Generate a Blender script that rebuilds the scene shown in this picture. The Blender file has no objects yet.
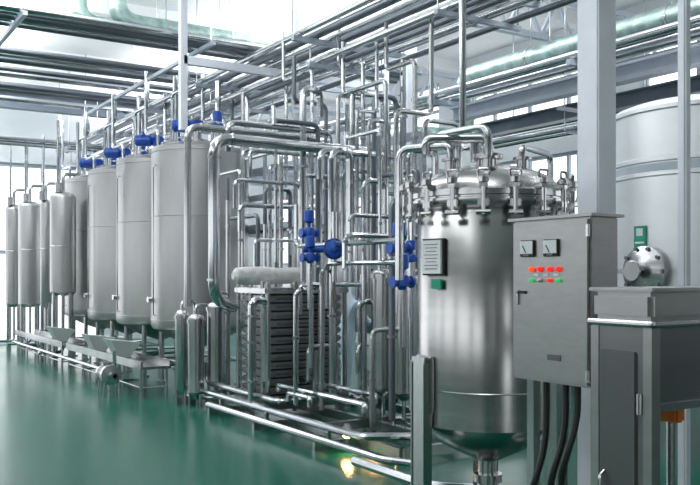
import bpy, bmesh, math, random
from mathutils import Vector, Matrix, Quaternion
random.seed(7)
F=857.0; CH=1.8; SN=0.5390; CS=0.8423
RAD=math.radians
# unproject image pixel at an assumed plane or depth -> position in the building grid
def S(u,v,X=None,Y=None,d=None):
    r=(u-350)/F
    if X is not None: d=X/(CS*r+SN)
    elif Y is not None: d=Y/(-SN*r+CS)
    lat=r*d
    return Vector((CS*lat+SN*d,-SN*lat+CS*d,CH+(275-v)/F*d))
scene=bpy.context.scene
scene.view_settings.view_transform='Standard'
# ---------------------------------------------------------------- materials
def mat(name,col,rough=.5,metal=0,noise=0,nscale=(5,5,5),emit=None,es=1,rn=0,bump=0,spec=None):
    m=bpy.data.materials.new(name); m.use_nodes=True
    nt=m.node_tree; b=nt.nodes['Principled BSDF']
    b.inputs['Base Color'].default_value=(*col,1); b.inputs['Roughness'].default_value=rough
    b.inputs['Metallic'].default_value=metal
    if spec is not None: b.inputs['Specular IOR Level'].default_value=spec
    if emit: 
        b.inputs['Emission Color'].default_value=(*emit,1); b.inputs['Emission Strength'].default_value=es
    if noise or rn or bump:
        tc=nt.nodes.new('ShaderNodeTexCoord'); mp=nt.nodes.new('ShaderNodeMapping'); mp.inputs['Scale'].default_value=nscale
        n=nt.nodes.new('ShaderNodeTexNoise'); n.inputs['Scale'].default_value=1; n.inputs['Detail'].default_value=4
        nt.links.new(tc.outputs['Object'],mp.inputs[0]); nt.links.new(mp.outputs[0],n.inputs['Vector'])
        if noise:
            r=nt.nodes.new('ShaderNodeValToRGB')
            r.color_ramp.elements[0].position=.3; r.color_ramp.elements[1].position=.7
            r.color_ramp.elements[0].color=(*[c*(1-noise) for c in col],1)
            r.color_ramp.elements[1].color=(*[min(1,c*(1+noise)) for c in col],1)
            nt.links.new(n.outputs['Fac'],r.inputs[0]); nt.links.new(r.outputs[0],b.inputs['Base Color'])
        if rn:
            mr=nt.nodes.new('ShaderNodeMapRange'); mr.inputs[3].default_value=max(.02,rough-rn); mr.inputs[4].default_value=rough+rn
            nt.links.new(n.outputs['Fac'],mr.inputs[0]); nt.links.new(mr.outputs[0],b.inputs['Roughness'])
        if bump:
            bp=nt.nodes.new('ShaderNodeBump'); bp.inputs['Strength'].default_value=bump; bp.inputs['Distance'].default_value=.02
            nt.links.new(n.outputs['Fac'],bp.inputs['Height']); nt.links.new(bp.outputs[0],b.inputs['Normal'])
    return m
STEEL=mat('stainless_steel',(.52,.525,.53),.24,1,.08,(3,3,1),rn=.06)
TANK=mat('tank_steel',(.44,.44,.44),.36,1,.12,(2,2,.6),rn=.06)
BRUSH=mat('brushed_steel',(.54,.535,.53),.24,1,.05,(1,1,14),rn=.05)
PIPE=mat('pipe_steel',(.58,.60,.62),.17,1)
DARKP=mat('dark_pipe_steel',(.19,.21,.24),.35,.9)  # darker pipe steel, mixed in for contrast
FOIL=mat('foil_insulation',(.44,.58,.54),.33,.85,.3,(7,7,7),bump=.7)
PAINT=mat('grey_blue_paint',(.50,.55,.63),.5,0,.05)
PAINTD=mat('dark_blue_paint',(.20,.24,.30),.5,0,.08)
COLP=mat('column_white_paint',(.76,.79,.86),.5,0,.04)
BLUE=mat('blue_enamel',(.012,.08,.42),.35)
DARK=mat('dark_rubber',(.02,.022,.025),.5)
DGREY=mat('dark_grey_plate',(.17,.175,.18),.4,.7)
PLATE=mat('exchanger_plate_steel',(.30,.305,.31),.35,.85,.15,(9,9,9))
WHITE=mat('white_paint',(.8,.82,.84),.5)
CLOTH=mat('white_cladding',(.66,.66,.65),.7,0,.15,(12,12,12),bump=.7)
GREEN=mat('green_label',(.02,.35,.22),.5)
GRNB=mat('green_button',(.02,.5,.12),.3,emit=(.05,1,.2),es=.4)
RED=mat('red_button',(.7,.015,.01),.3,emit=(1,.03,.02),es=.8)
ORR=mat('orange_red_button',(.75,.07,.01),.3,emit=(1,.12,.02),es=.7)
WARM=mat('lamp_glow',(1,.7,.2),.3,emit=(1,.68,.16),es=25)
PALE=mat('pale_green_plastic',(.42,.50,.47),.45)
ORANGE=mat('orange_plastic',(.8,.22,.03),.4)
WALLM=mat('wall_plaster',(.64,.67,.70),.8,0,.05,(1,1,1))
WALLD=mat('wall_plaster_darkened',(.20,.215,.22),.8,0,.05,(1,1,1))  # plaster darkened on unseen walls to deepen reflections in the steel
CEILM=mat('ceiling_plaster',(.88,.89,.90),.8,0,.03,(1,1,1))
FRAME=mat('window_frame',(.40,.46,.52),.5)
LAMP=mat('fluorescent',(1,1,1),.4,emit=(.95,.98,1),es=6)
SUIT=mat('pale_cloth',(.62,.77,.88),.8,0,.06,(9,9,9))
SKIN=mat('skin',(.62,.38,.28),.6)
FLOOR=mat('green_epoxy',(.001,.098,.064),.23,0,.18,(.5,.5,.5),rn=.05,spec=.26)
# ---------------------------------------------------------------- mesh builder
class MB:
    def __init__(s,name,mats):
        s.name=name; s.mats=mats; s.v=[]; s.f=[]; s.m=[]
    def mi(s,m):
        if m not in s.mats: s.mats.append(m)
        return s.mats.index(m)
    def add(s,vs,fs,m):
        o=len(s.v); k=s.mi(m); s.v+= [tuple(p) for p in vs]
        for f in fs: s.f.append([i+o for i in f]); s.m.append(k)
    def box(s,c,size,m,rot=None,bev=0):
        x,y,z=[a/2 for a in size]; c=Vector(c)
        if bev>0:
            b=min(bev,x*.9,y*.9,z*.9); vs=[];
            bm=bmesh.new(); bmesh.ops.create_cube(bm,size=1)
            for v in bm.verts: v.co=Vector((v.co.x*2*x,v.co.y*2*y,v.co.z*2*z))
            bmesh.ops.bevel(bm,geom=bm.edges[:],offset=b,segments=2,affect='EDGES')
            bm.verts.index_update(); vs=[v.co.copy() for v in bm.verts]; fs=[[v.index for v in f.verts] for f in bm.faces]; bm.free()
        else:
            vs=[Vector((i*x,j*y,k*z)) for i in(-1,1) for j in(-1,1) for k in(-1,1)]
            fs=[(0,1,3,2),(4,6,7,5),(0,4,5,1),(2,3,7,6),(0,2,6,4),(1,5,7,3)]
        if rot is not None: vs=[rot@v for v in vs]
        s.add([v+c for v in vs],fs,m)
    def bx(s,x0,x1,y0,y1,z0,z1,m,bev=0):
        s.box(((x0+x1)/2,(y0+y1)/2,(z0+z1)/2),(abs(x1-x0),abs(y1-y0),abs(z1-z0)),m,None,bev)
    def beam(s,p0,p1,w,h,m):
        p0=Vector(p0);p1=Vector(p1);d=p1-p0;L=d.length
        q=d.to_track_quat('X','Z').to_matrix()
        s.box((p0+p1)/2,(L,w,h),m,q)
    def lathe(s,prof,c,m,axis=(0,0,1),n=32,cap=True):
        c=Vector(c); q=Vector((0,0,1)).rotation_difference(Vector(axis).normalized()).to_matrix()
        vs=[];fs=[]
        for r,z in prof:
            for i in range(n):
                a=2*math.pi*i/n; vs.append(c+q@Vector((r*math.cos(a),r*math.sin(a),z)))
        for k in range(len(prof)-1):
            for i in range(n):
                j=(i+1)%n; fs.append((k*n+i,k*n+j,(k+1)*n+j,(k+1)*n+i))
        if cap:
            fs.append(list(range(n))[::-1]); fs.append([(len(prof)-1)*n+i for i in range(n)])
        s.add(vs,fs,m)
    def cyl(s,p0,p1,r,m,n=12,r1=None):
        p0=Vector(p0);p1=Vector(p1); L=(p1-p0).length
        s.lathe([(r,0),(r if r1 is None else r1,L)],p0,m,(p1-p0),n)
    def tube(s,pts,r,m,bend=None,n=10,flange=0):
        pts=[Vector(p) for p in pts]; bend=bend if bend is not None else r*3.2
        P=[pts[0]]
        for i in range(1,len(pts)-1):
            a,b,c=pts[i-1],pts[i],pts[i+1]
            d0=(a-b);d1=(c-b);l=min(bend,d0.length*.48,d1.length*.48)
            if d0.length<1e-5 or d1.length<1e-5: continue
            A=b+d0.normalized()*l; B=b+d1.normalized()*l
            for k in range(7):
                t=k/6; P.append(A*(1-t)**2+b*2*t*(1-t)+B*t*t)
        P.append(pts[-1])
        Q=[P[0]]
        for p in P[1:]:
            if (p-Q[-1]).length>1e-4: Q.append(p)
        P=Q
        if len(P)<2: return
        t0=(P[1]-P[0]).normalized(); nrm=t0.orthogonal().normalized(); vs=[];fs=[]; prev=t0
        for i,p in enumerate(P):
            if i==0: t=t0
            elif i==len(P)-1: t=(P[i]-P[i-1]).normalized()
            else: t=((P[i+1]-P[i]).normalized()+(P[i]-P[i-1]).normalized()).normalized()
            nrm=prev.rotation_difference(t)@nrm; prev=t; bn=t.cross(nrm)
            for k in range(n):
                a=2*math.pi*k/n; vs.append(p+(nrm*math.cos(a)+bn*math.sin(a))*r)
        for i in range(len(P)-1):
            for k in range(n):
                j=(k+1)%n; fs.append((i*n+k,i*n+j,(i+1)*n+j,(i+1)*n+k))
        fs.append(list(range(n))[::-1]); fs.append([(len(P)-1)*n+k for k in range(n)])
        s.add(vs,fs,m)
        if flange:
            for i in range(1,len(pts)-1):
                for q in (pts[i-1],pts[i+1]):
                    d=(q-pts[i])
                    if d.length>bend*2.5:
                        dn=d.normalized(); c=pts[i]+dn*(bend+.01)
                        s.cyl(c,c+dn*.025,r*1.25,m,n)
    def done(s,smooth=True,parent=None):
        me=bpy.data.meshes.new(s.name); me.from_pydata(s.v,[],s.f)
        for m in s.mats: me.materials.append(m)
        me.polygons.foreach_set('material_index',s.m)
        me.polygons.foreach_set('use_smooth',[True]*len(s.f)); me.update()
        bm=bmesh.new(); bm.from_mesh(me); bmesh.ops.recalc_face_normals(bm,faces=bm.faces); bm.to_mesh(me); bm.free()
        me.set_sharp_from_angle(angle=RAD(32))
        o=bpy.data.objects.new(s.name,me); scene.collection.objects.link(o)
        if parent: o.parent=parent
        return o
# ---------------------------------------------------------------- room
X0,X1,Y0,Y1,ZC=-6.0,12.5,-5.0,23.7,6.6
b=MB('floor',[FLOOR]); b.bx(X0,X1,Y0,Y1,-.1,0,FLOOR); b.done()
b=MB('ceiling',[CEILM]); b.bx(X0,X1,Y0,Y1,ZC,ZC+.15,CEILM)
for y in (3,7,11,15,19,22.5): b.bx(X0,X1,y-.12,y+.12,ZC-.25,ZC,CEILM)
b.done()
def wallX(name,x,t,wins,wm):
    b=MB(name,[wm]); zs=[0]
    for a,c in wins: zs+= [a,c]
    zs.append(ZC)
    for i in range(0,len(zs),2):
        if zs[i+1]-zs[i]>.01: b.bx(x,x+t,Y0,Y1,zs[i],zs[i+1],wm)
    for a,c in wins:
        y=Y0
        while y<Y1: b.bx(x,x+t,y,min(y+.7,Y1),a,c,wm); y+=5
    b.done()
    k=0
    for a,c in wins:
        y=Y0+.7
        while y<Y1-.5:
            k+=1; w=MB('window_%s_%d'%(name[5:],k),[FRAME]); ye=min(y+4.3,Y1)
            xm=x+t/2
            for yy in [y+.04+(ye-y-.08)*i/4 for i in range(5)]: w.bx(xm-.03,xm+.03,yy-.035,yy+.035,a,c,FRAME)
            for zz in (a+.035,(a+c)/2,c-.035): w.bx(xm-.025,xm+.025,y,ye,zz-.035,zz+.035,FRAME)
            w.done(); y+=5
wallX('wall_right',X1,.25,[(2.1,4.2),(5.0,6.3)],WALLM)
wallX('wall_left',X0-.25,.25,[(1.6,4.2)],WALLD)  # unseen wall; its windows are added for stripe reflections in the steel
b=MB('wall_far',[WALLM]); b.bx(X0,X1,Y1,Y1+.25,4.75,ZC,WALLM); b.bx(7.0,X1,Y1,Y1+.25,0,4.75,WALLM); b.bx(X0,X0+.8,Y1,Y1+.25,0,4.75,WALLM); b.done()
w=MB('window_far',[FRAME]); 
for i in range(9):
    xx=X0+.84+i*(6.96-X0-.84)/8; w.bx(xx-.04,xx+.04,Y1+.08,Y1+.16,0,4.75,FRAME)
for zz in (.05,2.4,4.7): w.bx(X0+.8,7.0,Y1+.08,Y1+.16,zz-.05,zz+.05,FRAME)
w.done()
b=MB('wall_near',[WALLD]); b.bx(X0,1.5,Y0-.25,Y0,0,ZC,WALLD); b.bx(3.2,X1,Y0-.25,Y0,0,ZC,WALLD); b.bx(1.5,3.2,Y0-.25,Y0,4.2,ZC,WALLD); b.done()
w=MB('added_doorway_1',[FRAME])  # unseen doorway added to put a bright strip on the vessel
for xx in (1.54,3.16): w.bx(xx-.04,xx+.04,Y0-.2,Y0-.05,0,4.2,FRAME)
w.bx(1.5,3.2,Y0-.2,Y0-.05,4.12,4.2,FRAME); w.done()
# ---------------------------------------------------------------- row of mixing tanks
def dome(r,h,z,n=6,top=True):
    o=[]
    for i in range(n+1):
        a=math.pi/2*i/n; o.append((max(.001,r*math.cos(a)),z+(h*math.sin(a) if top else -h*math.sin(a))))
    return o
def motor_h(b,c,dirv,r=.12,L=.34,m=BLUE):
    c=Vector(c);d=Vector(dirv).normalized()
    b.lathe([(r*.6,0),(r,.03),(r,L*.75),(r*.95,L*.78),(r*1.02,L*.8),(r*1.02,L),(r*.5,L+.01)],c,m,d,14)
    up=Vector((0,0,1))
    for k in range(5): 
        p=c+d*(L*(.15+.12*k)); b.cyl(p,p+d*.012,r*1.1,m,14)
    b.box(c+d*L*.45+up*(r+.03),(.12,.12,.07),m)
def mixing_tank(x,y,r,zb,zt):
    b=MB('mixing_tank',[TANK,STEEL,BLUE])
    pr=[(.05,zb-.35),(r*.5,zb-.22),(r*.97,zb-.02),(r,zb+.03)]
    for z in (zb+.12,zb+(zt-zb)*.62,zt-.06): pr+=[(r,z-.012),(r+.012,z-.008),(r+.012,z+.008),(r,z+.012)]
    pr+=[(r,zt),(r*.96,zt+.03),(r*.55,zt+.12),(r*.2,zt+.15),(.001,zt+.15)]
    b.lathe(pr,(x,y,0),TANK,n=48)
    for k in range(4):
        a=math.pi/4+k*math.pi/2; px,py=x+math.cos(a)*r*.86,y+math.sin(a)*r*.86
        b.cyl((px,py,0),(px,py,zb+.1),.045,STEEL,10); b.cyl((px,py,0),(px,py,.03),.09,STEEL,10)
    for k in range(4):
        a=math.pi/4+k*math.pi/2;c=a+math.pi/2
        b.cyl((x+math.cos(a)*r*.86,y+math.sin(a)*r*.86,.4),(x+math.cos(c)*r*.86,y+math.sin(c)*r*.86,.4),.02,STEEL,8)
    b.tube([(x,y,zb-.3),(x,y,.35),(x-r*.9,y,.35),(x-r*1.15,y,.35)],.045,PIPE)
    b.lathe([(.03,-.06),(.08,-.05),(.08,.05),(.03,.06)],(x-.6,y,.35),STEEL,(1,0,0),12)
    ax,ay=x-.15,y-.25
    b.cyl((ax,ay,zt+.08),(ax,ay,zt+.30),.08,STEEL); b.lathe([(.17,0),(.17,.03),(.09,.05)],(ax,ay,zt+.11),STEEL)
    b.box((ax,ay,zt+.36),(.18,.18,.2),BLUE,None,.03)
    motor_h(b,(ax-.08,ay+.06,zt+.38),(-.84,.54,0),.10,.30)
    # blue actuator on the feed line
    b.lathe([(.03,0),(.075,.02),(.075,.16),(.04,.19),(.03,.24)],(x+.1,y-.5,zt+.42),BLUE,n=14); b.box((x+.1,y-.5,zt+.36),(.17,.12,.1),BLUE,None,.02)
    b.lathe([(.17,0),(.17,.08),(.2,.08),(.2,.12),(.02,.17)],(x-r*.45,y+.3,zt+.03),STEEL,n=16)
    b.tube([(x+.35,y+.3,zt+.08),(x+.35,y+.3,zt+.75),(x+.75,y+.3,zt+.75),(x+.75,y+.3,4.95)],.035,PIPE)
    b.tube([(x-.3,y+.35,zt+.08),(x-.3,y+.35,5.15)],.045,PIPE)
    b.tube([(x-.5,y-.05,zt+.06),(x-.5,y-.05,zt+.9),(x-.5,y-.7,zt+.9),(x-.5,y-.7,5.15)],.035,PIPE)
    b.tube([(x+.1,y-.5,zt+.06),(x+.1,y-.5,4.95)],.05,PIPE)
    b.tube([(x+.3,y-.3,zt+.06),(x+.3,y-.3,zt+.55),(x+.3,y+.6,zt+.55),(x+.3,y+.6,5.3)],.035,PIPE)
    b.tube([(x-.62,y+.3,zt),(x-.62,y+.3,zt+.35),(x-.62,y+.9,zt+.35),(x-.62,y+.9,5.3)],.03,PIPE)
    b.tube([(x-r,y-.15,zb+.2),(x-r-.06,y-.15,zb+.2),(x-r-.06,y-.15,zt-.3),(x-r,y-.15,zt-.3)],.010,PIPE)
    b.cyl((x-r*.95,y+.1,zb+.45),(x-r-.07,y+.1,zb+.45),.05,STEEL)
    return b.done()
for yy in (13.39,15.24,17.09,18.94): mixing_tank(5.6,yy,.8,.95,3.86)
def storage_tank(u,d,r,vt,vb,name='storage_tank'):
    p=S(u,275,d=d); zt=CH+(275-vt)/F*d; zb=CH+(275-vb)/F*d
    b=MB(name,[TANK,STEEL]); x,y=p.x,p.y
    b.lathe([(.04,zb-.08),(r*.8,zb-.06),(r,zb),(r,zt*.7),(r+.01,zt*.7+.01),(r,zt*.7+.02),(r,zt)]+dome(r,.14,zt)[1:],(x,y,0),TANK,n=32)
    for k in range(4):
        a=k*math.pi/2+.4; px,py=x+math.cos(a)*r*.85,y+math.sin(a)*r*.85; b.cyl((px,py,0),(px,py,zb+.05),.035,STEEL)
    b.tube([(x,y,zt+.1),(x,y,zt+.5),(x+.3,y,zt+.5),(x+.3,y,5.0)],.035,PIPE)
    b.tube([(x-r*.4,y,zt+.1),(x-r*.4,y,5.0)],.025,PIPE)
    b.tube([(x,y,zb-.05),(x,y,.2),(x-.5,y,.2)],.035,PIPE)
    b.cyl((x-.1,y-.1,zt+.1),(x-.1,y-.1,zt+.3),.08,STEEL)
    return b.done()
storage_tank(30,20.2,.26,207,304); storage_tank(14,21.0,.20,210,304)
storage_tank(63,17.8,.26,198,292,'hopper_tank')
storage_tank(46,19.6,.13,205,304,'hopper_tank')
# ---------------------------------------------------------------- overhead pipes along the hall (Y axis)
b=MB('overhead_pipe_rack',[PIPE,PAINT])
rs=[.045,.06,.04,.055,.045,.07,.04,.05]
for i,x in enumerate([5.72,5.98,6.2,6.42,6.64,6.9,7.17,7.37]):
    b.cyl((x,-2,5.05+rs[i]),(x,23.4,5.05+rs[i]),rs[i],[PIPE,DARKP][i%2])
for i,x in enumerate([6.0,6.3,6.55,6.95]):
    b.cyl((x,-2,4.75),(x,23.2,4.75),.04,[PIPE,DARKP][i%2])
for y in [1,4.2,7.4,10.2,13.6,16.2,19.4,22.6]:
    b.bx(5.6,7.5,y-.035,y+.035,4.98,5.05,PAINT)
    b.bx(5.85,7.1,y-.03,y+.03,4.66,4.715,PAINT)
    for x in (5.63,7.47): b.cyl((x,y,4.98),(x,y,ZC),.012,PIPE,6)
    for x in (5.88,7.07): b.cyl((x,y,4.68),(x,y,5.0),.01,PIPE,6)
b.done()
b=MB('overhead_cross_pipe_bundle',[PIPE,DARKP,PAINT])
ys=[12.05,12.25,12.42,12.62,12.8]
for i,y in enumerate(ys): b.cyl((-5.2,y,5.36),(9.2,y,5.36),[.05,.035,.06,.035,.05][i],[PIPE,DARKP,DARKP,PIPE,DARKP][i])
for i,y in enumerate([14.6,14.9,15.2,15.9,16.3,17.3,17.7,18.6]): b.cyl((-5.2,y,5.42),(8.0,y,5.42),[.06,.045,.07,.05,.06,.07,.05,.06][i],[DARKP,PIPE,DARKP][i%3])
for i,y in enumerate([20.2,20.5,21.0]): b.cyl((-5.2,y,4.85),(6.6,y,4.85),.05,[PIPE,DARKP][i%2])
for x in (-3,0,2.5,5.2,7.9):
    b.bx(x-.03,x+.03,11.9,18.9,5.25,5.31,PAINT)
    for y in (12,15.5,18.8): b.cyl((x,y,5.3),(x,y,ZC),.012,PIPE,6)
    if x<6:
        b.bx(x-.03,x+.03,20.1,21.1,4.74,4.8,PAINT)
        for y in (20.15,21.05): b.cyl((x,y,4.78),(x,y,ZC),.012,PIPE,6)
b.done()
b=MB('cross_beam',[PAINTD])
for z0,z1,w_ in ((5.75,5.79,.12),(5.45,5.75,.02),(5.41,5.45,.12)): b.bx(-5.95,8.0,19.6-w_,19.6+w_,z0,z1,PAINTD)
b.done()
b=MB('insulated_pipe_run',[FOIL,PIPE])
for k,(y,z) in enumerate([(13.1,5.72),(13.5,5.72)]):
    b.tube([(4.1-.5*k,y,ZC-.01),(4.1-.5*k,y,z),(9.3+.4*(1-k),y,z),(9.3+.4*(1-k),y,4.95)],.15,FOIL,.35,16)
for x in (4.9,6,7.5,8.8):
    for y in (13.1,13.5): b.cyl((x-.02,y,5.72),(x+.02,y,5.72),.16,PIPE,16); b.cyl((x,y,5.8),(x,y,ZC),.012,PIPE,6)
b.done()
b=MB('insulated_drop_pipe',[FOIL,PIPE])
for x,ye,zb_ in ((9.35,11.1,4.1),(9.75,11.5,4.2),(10.1,11.9,4.3)):
    b.tube([(x,-2,5.1),(x,ye,5.1),(x,ye,zb_),(x-1.3,ye+.5,zb_),(x-1.3,ye+.5,2.4)],.15,FOIL,.32,16)
    for y in (2,4.5,7,9.5): b.cyl((x,y-.02,5.1),(x,y+.02,5.1),.16,PIPE,16); b.cyl((x,y,5.2),(x,y,ZC),.012,PIPE,6)
    b.cyl((x,ye,4.6),(x,ye,4.64),.165,PIPE,16)
b.done()
b=MB('overhead_side_pipe_rack',[PIPE,PAINT,PAINTD])
for i,(x,z) in enumerate([(9.0,4.72),(9.15,4.72),(8.65,4.72),(9.55,4.72),(9.93,4.7),(8.8,4.72)]): b.cyl((x,-2,z),(x,20 if x<9.2 else 10.8,z),[.05,.04,.06,.035,.065,.035][i],[PIPE,DARKP][i%2])
for y in range(-1,20,3): b.bx(8.55,10.1,y-.04,y+.04,4.58,4.66,PAINT)
for x in (9.0,10.4):
    for z0,z1,w in ((4.5,4.53,.1),(4.33,4.5,.02),(4.3,4.33,.1)): b.bx(x-w,x+w,-2,10.9 if x<10 else 23,z0,z1,PAINTD if x>10 else PAINT)
for x,z in ((9.7,4.0),(10.0,4.0),(10.9,4.4),(11.2,4.4)): b.cyl((x,-2,z),(x,22 if x>10.5 else 11,z),.05,PIPE)
for y in range(0,22,3): 
    b.bx(9.4,11.4,y-.03,y+.03,4.24,4.29,PAINT)
    if y<11: b.bx(9.6,10.1,y-.03,y+.03,3.91,3.95,PAINT)
    for x in ((9.55,10.2,11.35) if y<11 else (11.35,)): b.cyl((x,y,3.95 if x<11 else 4.27),(x,y,ZC),.012,PIPE,6)
b.done()
for y in (4.6,9.6,14.6,19.6):
    b=MB('roof_truss',[PAINT]); z0,z1=5.45,6.1
    b.bx(8.2,X1-.02,y-.05,y+.05,z0,z0+.09,PAINT); b.bx(8.2,X1-.02,y-.05,y+.05,z1,z1+.09,PAINT)
    for i in range(6):
        xa=8.25+i*.7; b.beam((xa,y,z0+.05),(xa+.35,y,z1+.03),.05,.05,PAINT); b.beam((xa+.35,y,z1+.03),(xa+.7,y,z0+.05),.05,.05,PAINT)
    b.bx(8.2,8.32,y-.06,y+.06,z0,ZC-.01,PAINT)
    b.done()
b=MB('hanging_support_frame',[COLP])
pA=S(183,130,Y=11.7); pB=S(384,240,Y=11.7)
b.bx(pA.x-.05,pA.x+.05,11.65,11.75,pA.z,ZC,COLP); b.bx(pB.x-.06,pB.x+.06,11.64,11.76,0,ZC,COLP)
zz=S(183,60,Y=11.7).z; b.bx(pA.x,pB.x,11.65,11.75,zz-.06,zz+.06,COLP)
b.bx(pA.x+1.8,pB.x,11.65,11.75,zz-.5,zz-.42,COLP); b.bx(pA.x+1.8,pA.x+1.88,11.65,11.75,zz-.45,ZC,COLP)
b.done()
# ---------------------------------------------------------------- columns
def column(x,y,w,name='steel_column'):
    b=MB(name,[COLP]); b.bx(x-w/2,x+w/2,y-w/2,y+w/2,0,ZC,COLP,.012); b.bx(x-w/2-.06,x+w/2+.06,y-w/2-.06,y+w/2+.06,0,.02,COLP)
    for i in (-1,1):
        for j in (-1,1): b.cyl((x+i*(w/2+.03),y+j*(w/2+.03),.02),(x+i*(w/2+.03),y+j*(w/2+.03),.05),.014,PIPE,6)
    b.done()
column(5.48,4.82,.225); column(5.2,3.79,.07,'support_post'); column(8.3,11.2,.2); column(8.3,19.0,.2)
# ---------------------------------------------------------------- big tank, right
b=MB('vertical_storage_tank',[TANK,STEEL,PAINTD,DARKP]); x,y,r=8.53,5.82,1.1
BT=mat('satin_tank_steel',(.82,.84,.86),.42,.7,.05,(1,1,3))
pr=[(.1,.45),(r*.95,.75),(r,.8)]
for z in (1.5,2.85,3.0): pr+=[(r,z-.03),(r+.02,z-.02),(r+.02,z+.02),(r,z+.03)]
pr+=[(r,3.5),(r+.03,3.51),(r+.03,3.55),(r,3.56)]+dome(r,.16,3.56)[1:]
b.lathe(pr,(x,y,0),BT,n=56)
b.lathe([(r+.004,2.87),(r+.012,2.88),(r+.012,2.95),(r+.004,2.96)],(x,y,0),PAINT,n=56,cap=False)
for k in range(4):
    a=.6+k*math.pi/2; px,py=x+math.cos(a)*r*.85,y+math.sin(a)*r*.85; b.cyl((px,py,0),(px,py,.95),.07,STEEL)
mz=1.84; my=5.84
b.lathe([(.22,-.1),(.22,.05),(.26,.05),(.26,.09),(.18,.12),(.05,.15)],(x-r+.0,my,mz),STEEL,(-1,0,0),28)
for k in range(10):
    a=k*math.pi/5; b.cyl((x-r-.05,my+.24*math.cos(a),mz+.24*math.sin(a)),(x-r-.13,my+.24*math.cos(a),mz+.24*math.sin(a)),.02,DARKP,8)
b.beam((x-r-.16,my-.28,mz),(x-r-.16,my+.28,mz),.03,.05,STEEL); b.cyl((x-r-.1,my,mz),(x-r-.26,my,mz),.02,STEEL)
b.lathe([(.1,-.012),(.11,0),(.1,.012)],(x-r-.26,my,mz),STEEL,(-1,0,0),16)
b.done()
b=MB('tank_sign',[GREEN,WHITE]); yl=5.94
b.box((x-r-.012,yl,2.20),(.012,.15,.23),GREEN); b.box((x-r-.02,yl,2.25),(.006,.08,.08),WHITE); b.box((x-r-.02,yl,2.14),(.006,.11,.02),WHITE); b.done()
# ---------------------------------------------------------------- foreground pressure vessel
VX,VY=4.38,4.91
b=MB('pressure_vessel',[BRUSH,STEEL,PIPE,DARKP])
r=.53
b.lathe([(.07,.40),(.12,.42),(.40,.56),(r-.03,.66),(r,.70),(r,.96),(r+.004,.965),(r,.97),(r,2.22),(r-.012,2.24),(r-.012,2.3)],(VX,VY,0),BRUSH,n=72)
b.lathe([(r-.012,2.29),(.585,2.30),(.59,2.31),(.59,2.345),(.575,2.35),(.575,2.36),(.59,2.365),(.59,2.40),(.58,2.41),(.54,2.415)],(VX,VY,0),STEEL,n=72)
b.lathe([(.545,2.41)]+[(.54*math.cos(a),2.41+.22*math.sin(a)) for a in [i*math.pi/2/10 for i in range(1,10)]]+[(.002,2.63)],(VX,VY,0),BRUSH,n=72)
for k in range(18):
    a=2*math.pi*k/18+.1; q=Matrix.Rotation(a,3,'Z')
    def L(px,py,pz): return Vector((VX,VY,0))+q@Vector((px,py,pz))
    b.box(L(.615,0,2.30),(.05,.08,.05),STEEL,q,.006)
    b.cyl(L(.63,0,2.22),L(.63,0,2.47),.017,STEEL,8)
    b.box(L(.605,0,2.425),(.09,.055,.035),STEEL,q,.006)
    b.lathe([(.024,0),(.038,.005),(.038,.04),(.02,.055)],L(.63,0,2.435),STEEL,n=10)
    b.tube([L(.63,-.035,2.48),L(.63,-.045,2.53),L(.63,.045,2.53),L(.63,.035,2.48)],.009,STEEL,.03,6)
    b.cyl(L(.63,-.05,2.235),L(.63,.05,2.235),.019,STEEL,8)
def VL(a,rr,z): return Vector((VX+rr*math.cos(a),VY+rr*math.sin(a),z))
for a,rr,h in ((2.6,.28,2.68),(.9,.3,2.68),(4.0,.3,2.66),(5.4,.26,2.68)):
    b.cyl(VL(a,rr,2.5),VL(a,rr,h),.045,STEEL); b.lathe([(.07,0),(.07,.02)],VL(a,rr,h-.02),STEEL,n=16)
b.cyl((VX,VY,2.6),(VX,VY,2.70),.08,STEEL,18); b.lathe([(.12,0),(.12,.03),(.06,.05),(.02,.06)],(VX,VY,2.68),STEEL,n=20)
p=VL(2.6,.28,2.66); b.tube([p,p+Vector((0,0,.12)),p+Vector((-.22,.36,.12)),p+Vector((-.22,.36,-.9))],.032,PIPE,.1,12)
p=VL(.9,.3,2.66); b.tube([p,p+Vector((0,0,.2)),p+Vector((.12,.42,.2)),p+Vector((.12,.42,2.35))],.03,PIPE,.12,12)
p=Vector((VX,VY,2.70)); b.tube([p,p+Vector((0,0,.14)),p+Vector((-.35,.3,.14)),p+Vector((-.35,.3,.02)),],.04,PIPE,.1,14)
p=VL(4.0,.3,2.66); b.tube([p,p+Vector((0,0,.22)),p+Vector((-.05,.55,.22)),p+Vector((-.05,.55,-.1))],.028,PIPE,.1,12)
p=VL(5.4,.26,2.66); b.tube([p,p+Vector((0,0,.1)),p+Vector((.5,.2,.1)),p+Vector((.5,.2,-.2))],.026,PIPE,.08,12)
p=VL(2.2,.1,2.66); b.tube([p,p+Vector((0,0,.26)),p+Vector((.15,.45,.26)),p+Vector((.15,.45,-.1))],.036,PIPE,.12,12)
b.lathe([(.07,.42),(.07,.30),(.11,.30),(.11,.24),(.08,.24),(.08,.10),(.12,.10),(.12,.05),(.07,.05),(.07,.0)],(VX,VY,0),STEEL,n=24)
b.tube([(VX,VY,.17),(VX-.3,VY+.3,.17),(VX-.3,VY+1.4,.17)],.04,PIPE)
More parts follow.
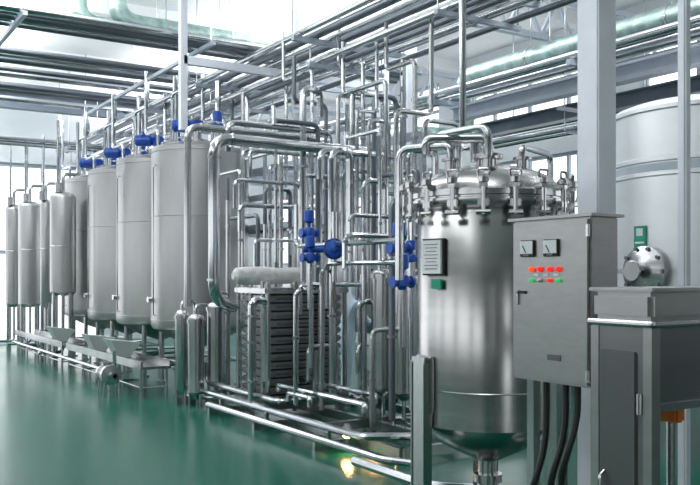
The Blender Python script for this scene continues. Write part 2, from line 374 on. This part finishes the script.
for a in (RAD(170),RAD(290),RAD(50)):
    q=Matrix.Rotation(a,3,'Z')
    def L(px,py,pz): return Vector((VX,VY,0))+q@Vector((px,py,pz))
    b.box(L(.585,0,.60),(.014,.2,1.2),STEEL,q); b.box(L(.565,-.095,.58),(.07,.012,1.16),STEEL,q); b.box(L(.565,.095,.58),(.07,.012,1.16),STEEL,q)
    b.box(L(.535,0,1.0),(.03,.24,.42),STEEL,q,.008)
    b.box(L(.58,0,.01),(.18,.26,.02),STEEL,q)
b.done()
b=MB('vessel_nameplate',[DARK,WHITE,GREEN])
def plate(az,z,w,h,m,rim=None):
    q=Matrix.Rotation(az,3,'Z'); 
    if rim: b.box(Vector((VX,VY,z))+q@Vector((.538,0,0)),(.02,w+.025,h+.025),rim,q)
    b.box(Vector((VX,VY,z))+q@Vector((.556,0,0)),(.02,w,h),m,q)
plate(RAD(183),1.93,.20,.24,WHITE,DARK); plate(RAD(188),1.735,.09,.07,GREEN)
q=Matrix.Rotation(RAD(183),3,'Z')
for i in range(8): b.box(Vector((VX,VY,2.02-i*.025))+q@Vector((.567,0,0)),(.003,.15-.02*(i%3),.005),DGREY,q)
b.done()
# ---------------------------------------------------------------- control panel
b=MB('control_panel',[BRUSH,DARK,WHITE,RED])
PAN=mat('panel_steel',(.42,.42,.42),.36,.9,.06,(8,8,30))
x0,x1,y0,y1,z0,z1=3.27,3.47,2.91,3.46,1.24,2.09
b.bx(x0,x1,y0,y1,z0,z1,PAN,.008); b.bx(x0-.012,x0,y0+.012,y1-.012,z0+.012,z1-.012,PAN,.004)
b.bx(x0-.02,x1+.02,y0-.02,y1+.02,z1,z1+.015,PAN)
xf=x0-.012
for yc in (3.33,3.16):
    b.bx(xf-.014,xf,yc-.052,yc+.052,1.895,1.985,DARK,.004); b.bx(xf-.018,xf-.013,yc-.046,yc+.046,1.912,1.98,WHITE)
    b.beam((xf-.02,yc+.0,1.918),(xf-.02,yc+.025,1.955),.003,.004,DARK)
    b.bx(xf-.02,xf-.016,yc-.02,yc+.02,1.9,1.91,DGREY)
def knob(yc,zc,m,r=.011): b.lathe([(r*1.4,0),(r*1.4,.006),(r,.007),(r,.02),(r*.6,.024)],(xf,yc,zc),m,(-1,0,0),14)
for yc,m in ((3.30,ORR),(3.24,RED),(3.17,RED),(3.11,RED)): knob(yc,1.83,m)
for yc,m in ((3.30,GRNB),(3.24,WHITE),(3.17,RED),(3.11,GRNB)): knob(yc,1.772,m,.008)
for yc in (3.27,3.20,3.13): b.bx(xf-.004,xf,yc-.018,yc+.018,1.797,1.807,WHITE)
b.bx(xf-.012,xf,3.34,3.415,1.70,1.715,DARK,.004); b.bx(xf-.01,xf,3.40,3.415,1.64,1.72,STEEL)
b.bx(xf-.004,xf,3.10,3.19,1.36,1.39,DGREY)
for z in (1.3,2.02): b.cyl((xf-.006,y0+.006,z-.03),(xf-.006,y0+.006,z+.03),.01,STEEL,8)
for y in (2.96,3.41):
    b.bx(x0+.08,x0+.13,y-.025,y+.025,0,z0,STEEL); b.bx(x0+.03,x0+.18,y-.07,y+.07,0,.015,STEEL)
b.bx(x0+.085,x0+.125,2.96,3.41,.35,.4,STEEL)
b.done()
b=MB('power_cable',[DARK])
for i,(yy,s) in enumerate(((3.08,0),(3.16,.07),(3.3,.16))):
    b.tube([(3.36,yy,1.26),(3.36,yy,1.05-s),(3.30,yy+.05,.8-s),(3.5,yy+.25,.55-s*.5),(3.75,yy+.35,.32),(3.8,yy+.2,.03+.0*i),(3.6,yy-.2,.03),(3.9,yy-.9,.03)],.018,DARK,.2,8)
b.done()
# ---------------------------------------------------------------- stainless cabinet at right
b=MB('stainless_machine_cabinet',[BRUSH,DGREY,DARK,STEEL,ORANGE])
HX,HY,HW=2.74,2.14,.30
CAB=mat('cabinet_steel',(.46,.46,.46),.34,.95,.08,(2,2,10)); CABD=mat('cabinet_door_steel',(.28,.28,.29),.32,.9,.08,(2,2,10))
HXE=HX+1.7
b.bx(HX,HXE,HY,HY+HW,1.62,1.735,CAB,.02)
b.bx(HX-.01,HXE+.01,HY-.012,HY+HW+.01,1.735,1.75,CAB,.006)
b.tube([(HX-.008,HY+HW,1.61),(HX-.008,HY-.008,1.61),(HXE,HY-.008,1.61)],.014,STEEL,.02,10)
b.bx(HX+.004,HX+.05,HY+.02,HY+HW-.02,.10,1.60,CABD,.004)
b.bx(HX-.006,HX+.01,HY+.07,HY+HW-.05,.30,1.50,DGREY,.006)
for z in (.5,1.3): b.cyl((HX-.01,HY+.05,z-.04),(HX-.01,HY+.05,z+.04),.010,STEEL,8)
b.tube([(HX-.006,HY+HW-.075,.85),(HX-.035,HY+HW-.075,.87),(HX-.035,HY+HW-.075,.99),(HX-.006,HY+HW-.075,1.01)],.007,STEEL,.01,8)
for xx in (HX,HXE-.05):
    for yy in (HY,HY+HW-.04): b.bx(xx,xx+.05,yy,yy+.04,0,1.62,CAB)
b.bx(HX+.05,HXE-.05,HY+.01,HY+.03,1.30,1.61,CABD); b.bx(HX+.05,HXE-.05,HY+.0,HY+.025,1.27,1.30,STEEL)
b.bx(HX+.05,HXE-.05,HY+HW-.03,HY+HW-.01,1.30,1.61,CABD)
b.bx(HX+.05,HXE-.05,HY+.04,HY+HW-.04,.30,.33,STEEL)
b.bx(HX+.23,HX+.29,HY+.06,HY+.16,1.20,1.29,ORANGE,.01); b.cyl((HX+.26,HY+.11,.33),(HX+.26,HY+.11,1.2),.018,STEEL,10)
b.done()
# ---------------------------------------------------------------- plate heat exchanger: stainless frame, plate stack
b=MB('plate_heat_exchanger',[DGREY,STEEL,DARK])
ex0,ex1,ey0,ey1=4.84,5.92,9.45,10.2
b.bx(ex0+.05,ex1-.05,ey0+.05,ey1-.05,.3,1.56,DARK)
for i in range(12):
    z=.32+i*.104; b.bx(ex0,ex1,ey0,ey1,z,z+.078,PLATE,.02)
    b.bx(ex0+.12,ex1-.12,ey0-.012,ey0+.01,z+.022,z+.056,DGREY,.008)
for x_ in (ex0-.02,ex0+.36,ex1-.36,ex1+.02): b.cyl((x_,ey0-.04,.1),(x_,ey0-.04,1.72),.03,STEEL,10); b.cyl((x_,ey0-.04,1.64),(x_,ey0-.04,1.69),.05,STEEL,6)
for y_ in (ey0+.05,(ey0+ey1)/2,ey1): b.cyl((ex0-.045,y_,.1),(ex0-.045,y_,1.72),.026,STEEL,10)
b.bx(ex0-.07,ex1+.07,ey0-.07,ey1+.07,1.57,1.64,STEEL,.01); b.bx(ex0-.07,ex1+.07,ey0-.07,ey1+.07,.20,.3,STEEL,.01)
for x_ in (ex0,ex1):
    for y_ in (ey0,ey1): b.bx(x_-.03,x_+.03,y_-.03,y_+.03,0,.25,STEEL)
b.done()
b=MB('insulated_header_vessel',[CLOTH,STEEL])
b.lathe([(.05,-.12),(.10,-.08),(.11,0),(.12,.3),(.10,.5),(.11,.75),(.10,.83),(.05,.87)],(4.68,9.85,1.79),CLOTH,(1,-.05,0),20)
for x_ in (4.95,5.35): b.box((x_,9.84,1.66),(.06,.2,.08),STEEL)
b.done()
# ---------------------------------------------------------------- filters and tubular exchangers
def filt(u,d,r,vt,vb,name='filter_housing'):
    p=S(u,275,d=d); zt=CH+(275-vt)/F*d; zb=CH+(275-vb)/F*d; b=MB(name,[STEEL,PIPE]); x,y=p.x,p.y
    b.lathe([(.03,zb-.1),(r*.8,zb-.03),(r,zb),(r,zt-.12),(r*1.15,zt-.12),(r*1.15,zt-.07),(r,zt-.07)]+dome(r,.08,zt-.07)[1:],(x,y,0),STEEL,n=28)
    for k in range(3):
        a=k*2.094+.9; px,py=x+math.cos(a)*r*.8,y+math.sin(a)*r*.8; b.cyl((px,py,0),(px,py,zb+.06),.018,STEEL,8)
    b.tube([(x,y,zt-.02),(x,y,zt+.12),(x+.25,y+.15,zt+.12),(x+.25,y+.15,0.15)],.022,PIPE)
    b.tube([(x,y,zb-.08),(x,y,.12),(x+.4,y-.2,.12)],.022,PIPE)
    b.done()
filt(182,11.9,.09,310,388); filt(196,11.7,.11,314,392); filt(216,11.8,.12,302,380)
filt(383,10.0,.14,268,388,'tubular_heat_exchanger'); filt(404,9.6,.16,272,392,'tubular_heat_exchanger')
# ---------------------------------------------------------------- process pipework
b=MB('process_pipe_loop',[STEEL])
top=S(214,138,d=9.9); yT=top.y
pR=S(408,158,Y=yT)
b.tube([Vector((top.x+.35,yT+.2,1.42)),Vector((top.x,yT,1.52)),Vector((top.x,yT,top.z)),Vector((pR.x,yT,top.z)),Vector((pR.x,yT,2.6)),Vector((pR.x,yT,1.0))],.068,PIPE,.2,14,1)
b.tube([Vector((top.x-.12,yT+.5,1.42)),Vector((top.x-.12,yT+.5,top.z+.2)),Vector((top.x+1.7,yT+.5,top.z+.2)),Vector((top.x+1.7,yT+.5,1.2))],.045,STEEL,.15,12,1)
b.done()
b=MB('process_pipework',[PIPE,STEEL])
cnt=[0]
def vp(u,vt,vb,X,r,to=None):
    a=S(u,vt,X=X); c=S(u,vb,X=X); pts=[Vector((a.x,a.y,max(.02,c.z))),Vector((a.x,a.y,a.z))]
    if to: pts+=to(a)
    cnt[0]+=1
    b.tube(pts,r,[PIPE,STEEL,PIPE,PIPE,DARKP][cnt[0]%5],None,10,0)
    for k in range(random.randint(1,3)):
        z=c.z+(a.z-c.z)*random.uniform(.1,.9); b.cyl((a.x,a.y,z),(a.x,a.y,z+.03),r*1.5,STEEL,10)
DX=lambda dx,dz: (lambda a:[a+Vector((dx,0,0)),a+Vector((dx,0,dz))])
DY=lambda dy,dz: (lambda a:[a+Vector((0,dy,0)),a+Vector((0,dy,dz))])
specs=[(228,200,395,5.0,.03,None),(243,150,300,5.1,.025,DX(.5,-1.2)),(252,300,400,4.62,.05,DX(.2,-1.0)),
(258,215,290,5.3,.03,DY(1,.6)),(270,165,275,5.5,.025,DX(.6,-1.0)),(281,150,275,5.5,.03,DY(1.2,1)),
(303,88,290,5.3,.045,DX(.25,-.35)),(312,70,300,5.7,.025,DY(.8,.7)),(318,125,290,5.5,.03,DX(-.6,0)),(332,150,400,5.35,.045,DX(.25,-1.0)),
(338,95,240,6.0,.03,DX(.4,-.6)),(352,92,285,6.1,.04,DX(.5,-1.5)),(363,60,240,6.2,.03,DY(.6,.8)),
(374,95,330,6.2,.035,DX(.35,-1.2)),(386,80,400,6.1,.03,DY(1.0,.7)),(396,110,290,5.6,.03,DX(.5,1.2)),(403,60,230,6.4,.04,None),
(343,170,270,5.8,.028,DX(.6,-.9)),(290,190,275,5.9,.03,DX(-.4,-.5)),(265,120,275,6.0,.03,DX(.8,-1.2)),
(415,60,200,6.2,.03,DY(.6,.6)),(425,120,250,6.0,.03,DX(.5,-1.0)),(364,180,400,5.6,.035,DX(.3,-1.5)),(392,200,420,5.2,.035,DX(.25,-1.0)),
(296,290,405,4.75,.03,DX(.2,-.9)),(322,270,410,5.0,.03,DX(.15,-.5)),(357,110,300,5.9,.025,DX(.3,.9)),(247,95,200,6.1,.035,None),(232,90,190,6.2,.035,None),(286,75,200,6.3,.03,None),
(240,170,285,5.0,.022,DY(.8,.5)),(276,130,262,5.2,.022,DX(.5,-.6)),(296,140,280,5.9,.035,DY(.7,.6)),(326,105,250,6.1,.028,DX(-.5,.6)),(347,130,290,6.0,.022,None),(369,120,300,5.9,.025,DX(.3,-.7)),(380,130,270,5.5,.022,DY(.7,.4)),(409,150,290,5.6,.03,DX(.35,-.9)),(418,170,300,5.9,.028,DY(.8,.5)),(412,200,410,5.35,.03,None),(372,330,430,5.2,.03,DX(.4,-.5)),(337,345,415,5.5,.025,DX(-.4,-.4))]
for t in specs: vp(*t)
def hx(u0,u1,v,Y,r):
    a=S(u0,v,Y=Y); c=S(u1,v,Y=Y); b.tube([Vector((a.x,Y,a.z-.35)),Vector((a.x,Y,a.z)),Vector((c.x,Y,a.z)),Vector((c.x,Y,a.z-.6))],r,PIPE,None,10)
for t in [(228,330,122,9.4,.035),(250,345,150,10.0,.03),(300,400,175,9.8,.03),(320,410,150,8.8,.04),(235,300,180,9.6,.025),(240,340,205,10.4,.03),(300,375,285,9.0,.03),(362,410,268,9.0,.03),(350,420,215,8.0,.025),(345,440,235,7.6,.03),(358,405,302,8.4,.035),(358,400,345,8.6,.03),(290,400,230,10.6,.03),(255,330,240,10.2,.022),(330,420,190,10.2,.03)]: hx(*t)
def hy(u0,v,X,dy,r,dz=-.5):
    a=S(u0,v,X=X); b.tube([a+Vector((0,0,dz)),a,a+Vector((0,dy,0)),a+Vector((0,dy,dz))],r,PIPE,None,10)
for t in [(375,395,5.3,2.2,.03,-.1),(365,405,4.9,1.9,.035,-.08),(405,240,5.0,2.2,.03,.5),(412,262,5.0,1.6,.025,-.5),(310,398,4.75,.5,.03,-.1)]: hy(*t)
b.done()
b=MB('equipment_skid',[STEEL,PIPE])
for xx in (4.82,5.5,6.4): b.bx(xx-.04,xx+.04,6.6,11.5,.05,.15,STEEL)
for yy in (6.6,8.2,9.9,11.4): b.bx(4.8,6.44,yy-.04,yy+.04,.05,.15,STEEL)
for xx in (4.82,6.4):
    for yy in (6.64,8.2,9.9,11.36): b.cyl((xx,yy,0),(xx,yy,.06),.05,STEEL,10)
b.tube([(4.6,11.6,.45),(4.6,11.6,.22),(4.6,7.0,.22),(5.1,6.7,.22)],.04,PIPE)
b.tube([(4.70,11.0,.6),(4.70,11.0,.32),(4.70,8.9,.32),(5.2,8.9,.32),(5.2,8.9,.9)],.035,PIPE)
b.tube([(4.45,10.4,.05),(4.45,10.4,.12),(4.45,6.4,.12),(4.6,6.1,.12)],.035,PIPE)
for yy in (7.6,9,10.3,11.4): b.bx(4.42,4.8,yy-.02,yy+.02,0,.085,STEEL); b.bx(4.58,4.62,yy-.02,yy+.02,.05,.19,STEEL)
b.done()
def pump(x,y,dirv,m=STEEL,name='centrifugal_pump',r=.13):
    b=MB(name,[STEEL,m,DARK]); d=Vector(dirv).normalized(); c=Vector((x,y,.32)); s=d.cross(Vector((0,0,1)))
    b.lathe([(.04,-.1),(.05,-.06),(r*1.15,-.05),(r*1.15,.05),(r*.8,.07)],c,STEEL,d,20)
    motor_h(b,c+d*.07,d,r*.85,.32,m)
    b.cyl(c-d*.22,c-d*.06,.035,PIPE); b.cyl(c-d*.22,c-d*.2,.06,PIPE); b.cyl(c+s*.06+Vector((0,0,.05)),c+s*.06+Vector((0,0,.35)),.03,PIPE)
    for k in (.02,.3):
        for sg in (-1,1): b.cyl(c+d*k+s*(.07*sg)-Vector((0,0,.05)),c+d*k+s*(.1*sg)-Vector((0,0,.32)),.015,STEEL,8)
    b.done()
pump(3.85,12.6,(0,1,0)); pump(5.85,7.5,(1,.3,0)); pump(5.75,8.6,(1,0,0),STEEL); pump(3.8,21.9,(0,1,0),DGREY)
def blue_valve(u,v,d,r,ax=(-.5,-.85,0),h=.22,name='blue_butterfly_valve'):
    p=S(u,v,d=d); b=MB(name,[BLUE,PIPE,DARK])
    a=Vector(ax).normalized()
    b.lathe([(r*.55,-.08),(r*.6,-.05),(r,-.045),(r,.045),(r*.82,.05),(r*.78,.075),(r*.3,.09),(r*.25,.13),(.01,.135)],p,BLUE,a,24)
    for k in range(8):
        t=k*math.pi/4; q=Vector((0,0,1)).rotation_difference(a)@Vector((r*.9*math.cos(t),r*.9*math.sin(t),.045)); b.cyl(p+q,p+q+a*.02,.012,DARK,6)
    s=a.cross(Vector((0,0,1)))
    b.cyl(p+s*.05-a*.04,p+s*(r+h)-a*.04,.04,BLUE,12)
    b.cyl(p-Vector((0,0,r+.25))-a*.08,p+Vector((0,0,r+.3))-a*.08,.035,PIPE)
    b.done()
blue_valve(334,249,9.6,.12)
def blue_act(u,vt,vb,d,r=.06):
    p=S(u,vt,d=d); z0=CH+(275-vb)/F*d; H=p.z-z0; b=MB('blue_pneumatic_valve',[BLUE,STEEL,PIPE])
    x,y=p.x,p.y
    b.lathe([(r*.5,H),(r*.9,H*.98),(r,H*.93),(r,H*.62),(r*.7,H*.58),(r*.35,H*.55),(r*.35,H*.42),(r*.9,H*.40),(r*1.1,H*.33),(r*1.1,H*.12),(r*.7,H*.08),(r*.5,0)],(x,y,z0),BLUE,n=18)
    b.cyl((x-.09,y,z0+H*.22),(x+.09,y,z0+H*.22),r*.55,BLUE); 
    for sx in (-.11,.09): b.cyl((x+sx,y,z0+H*.22),(x+sx+.02,y,z0+H*.22),r*.9,BLUE,16)
    b.cyl((x,y,z0-.5),(x,y,z0+.02),.03,PIPE); b.done()
blue_act(309,210,240,9.7,.06); blue_act(310,236,264,9.6,.055); blue_act(399,222,256,7.6,.06); blue_act(402,254,290,7.5,.06); blue_act(411,240,264,7.9,.045)
b=MB('access_platform_frame',[PAINT,STEEL])
fx0,fx1,fy0,fy1=6.5,7.6,11.0,14.4
for x_ in (fx0,fx1):
    for y_ in (8.6,fy0,fy1): b.bx(x_-.05,x_+.05,y_-.05,y_+.05,0,3.6,PAINT)
for z in (2.6,3.1,3.55):
    for x_ in (fx0,fx1): b.bx(x_-.03,x_+.03,8.6,fy1,z-.05,z+.05,PAINT)
    for y_ in (8.6,fy0,fy1): b.bx(fx0,fx1,y_-.03,y_+.03,z-.05,z+.05,PAINT)
b.bx(fx0,fx1,fy0,fy1,2.5,2.55,STEEL)
b.done()
def bgtank(x,y,r,zb,zt):
    b=MB('background_process_tank',[TANK,STEEL]); b.lathe([(.1,zb-.3),(r*.95,zb-.04),(r,zb),(r,zt)]+dome(r,.22,zt)[1:],(x,y,0),TANK,n=32)
    for k in range(3):
        a=k*2.094; b.cyl((x+math.cos(a)*r*.85,y+math.sin(a)*r*.85,0),(x+math.cos(a)*r*.85,y+math.sin(a)*r*.85,zb),.05,STEEL)
    b.tube([(x,y,zt+.1),(x,y,zt+.6),(x+.4,y,zt+.6),(x+.4,y,3.7)],.05,PIPE); b.done()
for t in ((9.9,9.4,.55,.8,2.3),(10.0,14.4,.6,.8,2.4),(10.0,17,.6,.8,2.4)): bgtank(*t)
# low trough and hoppers in front of tank row
b=MB('low_service_trough',[STEEL,PIPE])
for (ya,yb,zt_,xa) in ((12.1,16.3,.46,4.15),(16.6,20.8,.46,4.15)):
    b.bx(xa,xa+.45,ya,yb,zt_-.04,zt_,STEEL)
    for x_ in (xa+.01,xa+.44): b.bx(x_-.012,x_+.012,ya,yb,zt_-.04,zt_+.08,STEEL)
    n=4
    for i in range(n+1):
        y_=ya+.1+(yb-ya-.2)*i/n
        for x_ in (xa+.03,xa+.42): b.cyl((x_,y_,0),(x_,y_,zt_-.04),.022,STEEL,8)
        b.cyl((xa+.03,y_,.15),(xa+.42,y_,.15),.015,STEEL,8)
    b.cyl((xa+.03,ya+.1,.15),(xa+.03,yb-.1,.15),.015,STEEL,8)
b.tube([(4.02,20.4,.3),(4.02,13.2,.3),(4.02,13.2,.02)],.025,PIPE)
for y_ in (13.5,16,18.8): b.bx(3.99,4.2,y_-.02,y_+.02,.25,.28,STEEL)
b.done()
def hopper(x,y,s=1):
    b=MB('feed_hopper',[PALE,STEEL])
    o=[(-.24,-.24,.30),(.24,-.24,.24),(.24,.24,.24),(-.24,.24,.30),(-.08,-.1,0),(.1,-.1,0),(.1,.1,0),(-.08,.1,0)]
    i=[(p[0]*.93,p[1]*.93,p[2]+(.0 if p[2]>.1 else .02)) for p in o]
    vs=[Vector((x,y,.47))+Vector(p)*s for p in o+i]
    fs=[(0,1,5,4),(1,2,6,5),(2,3,7,6),(3,0,4,7),(4,5,6,7),(8,9,13,12),(9,10,14,13),(10,11,15,14),(11,8,12,15),(12,13,14,15),(0,1,9,8),(1,2,10,9),(2,3,11,10),(3,0,8,11)]
    b.add(vs,fs,PALE); b.bx(x-.1,x+.12,y-.12,y+.12,.455,.475,STEEL); b.done()
for y_ in (13.7,15.0,17.6): hopper(4.37,y_)
b=MB('inspection_lamp',[WARM,STEEL]); p=S(347,432,d=8.75); 
b.lathe([(.03,-.14),(.05,-.1),(.055,0),(.065,.01),(.065,.03)],(p.x,p.y,.19),STEEL,(-.5,-.8,-.35),16)
b.lathe([(.056,.02),(.04,.045),(.01,.055)],(p.x,p.y,.19),WARM,(-.5,-.8,-.35),16); b.cyl((p.x,p.y,0),(p.x,p.y,.16),.015,STEEL,8); b.done()
L=bpy.data.lights.new('inspection_lamp_light','SPOT'); L.energy=14; L.color=(1,.5,.15); L.spot_size=RAD(120); L.shadow_soft_size=.05
lo=bpy.data.objects.new('inspection_lamp_light',L); lo.location=(p.x-.05,p.y-.08,.17); lo.rotation_euler=Vector((-.5,-.8,-.6)).to_track_quat('-Z','Y').to_euler(); scene.collection.objects.link(lo)
# ---------------------------------------------------------------- worker
root=bpy.data.objects.new('worker',None); scene.collection.objects.link(root)
wp=S(346,398,d=12.2); root.location=(wp.x,wp.y,0); root.rotation_euler=(0,0,math.atan2(-.2,.9))
def skin(name,J,E,m,rootk,parent):
    bm=bmesh.new(); ly=bm.verts.layers.skin.verify(); vs={}
    for k,(p,r) in J.items():
        v=bm.verts.new(p); v[ly].radius=(r,r) if not isinstance(r,tuple) else r; v[ly].use_root=(k==rootk); vs[k]=v
    for a,c in E: bm.edges.new((vs[a],vs[c]))
    me=bpy.data.meshes.new(name); bm.to_mesh(me); bm.free(); me.materials.append(m)
    o=bpy.data.objects.new(name,me); scene.collection.objects.link(o); o.parent=parent
    s=o.modifiers.new('s','SKIN'); s.use_smooth_shade=True; o.modifiers.new('u','SUBSURF').levels=2; o.modifiers['u'].render_levels=2
    return o
J={'pel':((0,0,.93),.15),'wai':((.03,0,1.08),.135),'che':((.09,0,1.28),(.15,.17)),'nk':((.14,0,1.43),.065),'hd':((.16,0,1.50),.055),
'sL':((.1,.17,1.38),.07),'eL':((.22,.24,1.13),.05),'wL':((.44,.16,1.08),.036),'sR':((.1,-.17,1.38),.07),'eR':((.24,-.22,1.14),.05),'wR':((.45,-.12,1.12),.036),
'hL':((0,.09,.86),.105),'kL':((.05,.11,.48),.072),'aL':((0,.11,.10),.05),'tL':((.16,.12,.04),.04),
'hR':((0,-.09,.86),.105),'kR':((.0,-.11,.48),.072),'aR':((-.06,-.11,.10),.05),'tR':((.10,-.12,.04),.04)}
E=[('pel','wai'),('wai','che'),('che','nk'),('nk','hd'),('che','sL'),('sL','eL'),('eL','wL'),('che','sR'),('sR','eR'),('eR','wR'),('pel','hL'),('hL','kL'),('kL','aL'),('aL','tL'),('pel','hR'),('hR','kR'),('kR','aR'),('aR','tR')]
skin('body_coverall',J,E,SUIT,'pel',root)
for sgn,w in ((1,(.44,.16,1.08)),(-1,(.45,-.12,1.12))):
    w=Vector(w); JJ={'w':(w,.028),'p':(w+Vector((.07,0,-.01)),.032)};EE=[('w','p')]
    for i,(dy,l) in enumerate(((-.027,.06),(-.009,.07),(.009,.066),(.027,.05))):
        a=w+Vector((.09,dy,-.01)); JJ['a%d'%i]=(a,.010); JJ['b%d'%i]=(a+Vector((l*.6,0,-.012)),.009); JJ['c%d'%i]=(a+Vector((l*.9,0,-.04)),.008)
        EE+=[('p','a%d'%i),('a%d'%i,'b%d'%i),('b%d'%i,'c%d'%i)]
    JJ['t']=(w+Vector((.06,-.04*sgn,.0)),.011); JJ['t2']=(w+Vector((.10,-.05*sgn,-.02)),.009); EE+=[('p','t'),('t','t2')]
    skin('hand_L' if sgn>0 else 'hand_R',JJ,EE,SKIN,'w',root)
h=MB('head',[SKIN,SUIT,DARK,WHITE]); hc=Vector((.185,0,1.60))
def ell(c,rx,ry,rz,m,n=20,k=12):
    vs=[];fs=[]
    for i in range(1,k):
        t=math.pi*i/k
        for j in range(n):
            a=2*math.pi*j/n; vs.append(Vector(c)+Vector((rx*math.sin(t)*math.cos(a),ry*math.sin(t)*math.sin(a),rz*math.cos(t))))
    for i in range(k-2):
        for j in range(n): fs.append((i*n+j,(i+1)*n+j,(i+1)*n+(j+1)%n,i*n+(j+1)%n))
    fs.append(list(range(n))); fs.append([(k-2)*n+j for j in range(n)][::-1]); h.add(vs,fs,m)
ell(hc,.095,.075,.115,SKIN); ell(hc+Vector((-.018,0,.012)),.1,.09,.125,SUIT); ell(hc+Vector((.06,0,-.045)),.05,.055,.04,WHITE)
for s in (-1,1): ell(hc+Vector((.083,.03*s,.01)),.012,.014,.008,DARK,10,6); ell(hc+Vector((0,.085*s,0)),.02,.012,.03,SUIT,10,6)
ell(hc+Vector((.1,0,-.01)),.015,.012,.02,SKIN,10,6)
h.done(parent=root)
# ---------------------------------------------------------------- added lamps and ceiling fill
for x_ in (-2.5,2.5,7.8):
    for y_ in (1,5,9,13,17,21):
        b=MB('added_fluorescent_fixture',[WHITE,LAMP]); z=6.15  # fixture rows added to light the hall
        b.bx(x_-.09,x_+.09,y_-.65,y_+.65,z,z+.05,WHITE)
        for s in (-.045,.045): b.cyl((x_+s,y_-.6,z-.02),(x_+s,y_+.6,z-.02),.018,LAMP,8)
        for s in (-.5,.5): b.cyl((x_,y_+s,z+.05),(x_,y_+s,ZC),.008,PIPE,6)
        b.done()
        if y_ in (5,13,21):
            l=bpy.data.lights.new('added_ceiling_light','AREA'); l.shape='RECTANGLE'; l.size=.4; l.size_y=6; l.energy=75; l.color=(.97,.985,1)  # large area light added under the fixtures for general light
            o=bpy.data.objects.new('added_ceiling_light',l); o.location=(x_,y_,z-.08); scene.collection.objects.link(o)
            l=bpy.data.lights.new('added_ceiling_fill','AREA'); l.shape='RECTANGLE'; l.size=2.0; l.size_y=7.5; l.energy=310 if y_>8 else 70; l.color=(.97,.985,1)  # unseen fill light added to whiten the ceiling
            o=bpy.data.objects.new('added_ceiling_fill',l); o.location=(x_,y_,z-.3); o.rotation_euler=(math.pi,0,0); scene.collection.objects.link(o)
# ---------------------------------------------------------------- world
w=bpy.data.worlds.new('World'); scene.world=w; w.use_nodes=True
bg=w.node_tree.nodes['Background']; bg.inputs[0].default_value=(.95,.98,1,1); bg.inputs[1].default_value=2.0
# ---------------------------------------------------------------- camera
cam=bpy.data.cameras.new('camera'); cam.sensor_width=36; cam.lens=F/700*36; cam.shift_y=32.5/700; cam.clip_end=200
co=bpy.data.objects.new('camera',cam); co.location=(0,0,CH); co.rotation_euler=(math.pi/2,0,-math.atan2(SN,CS)); scene.collection.objects.link(co)
scene.camera=co
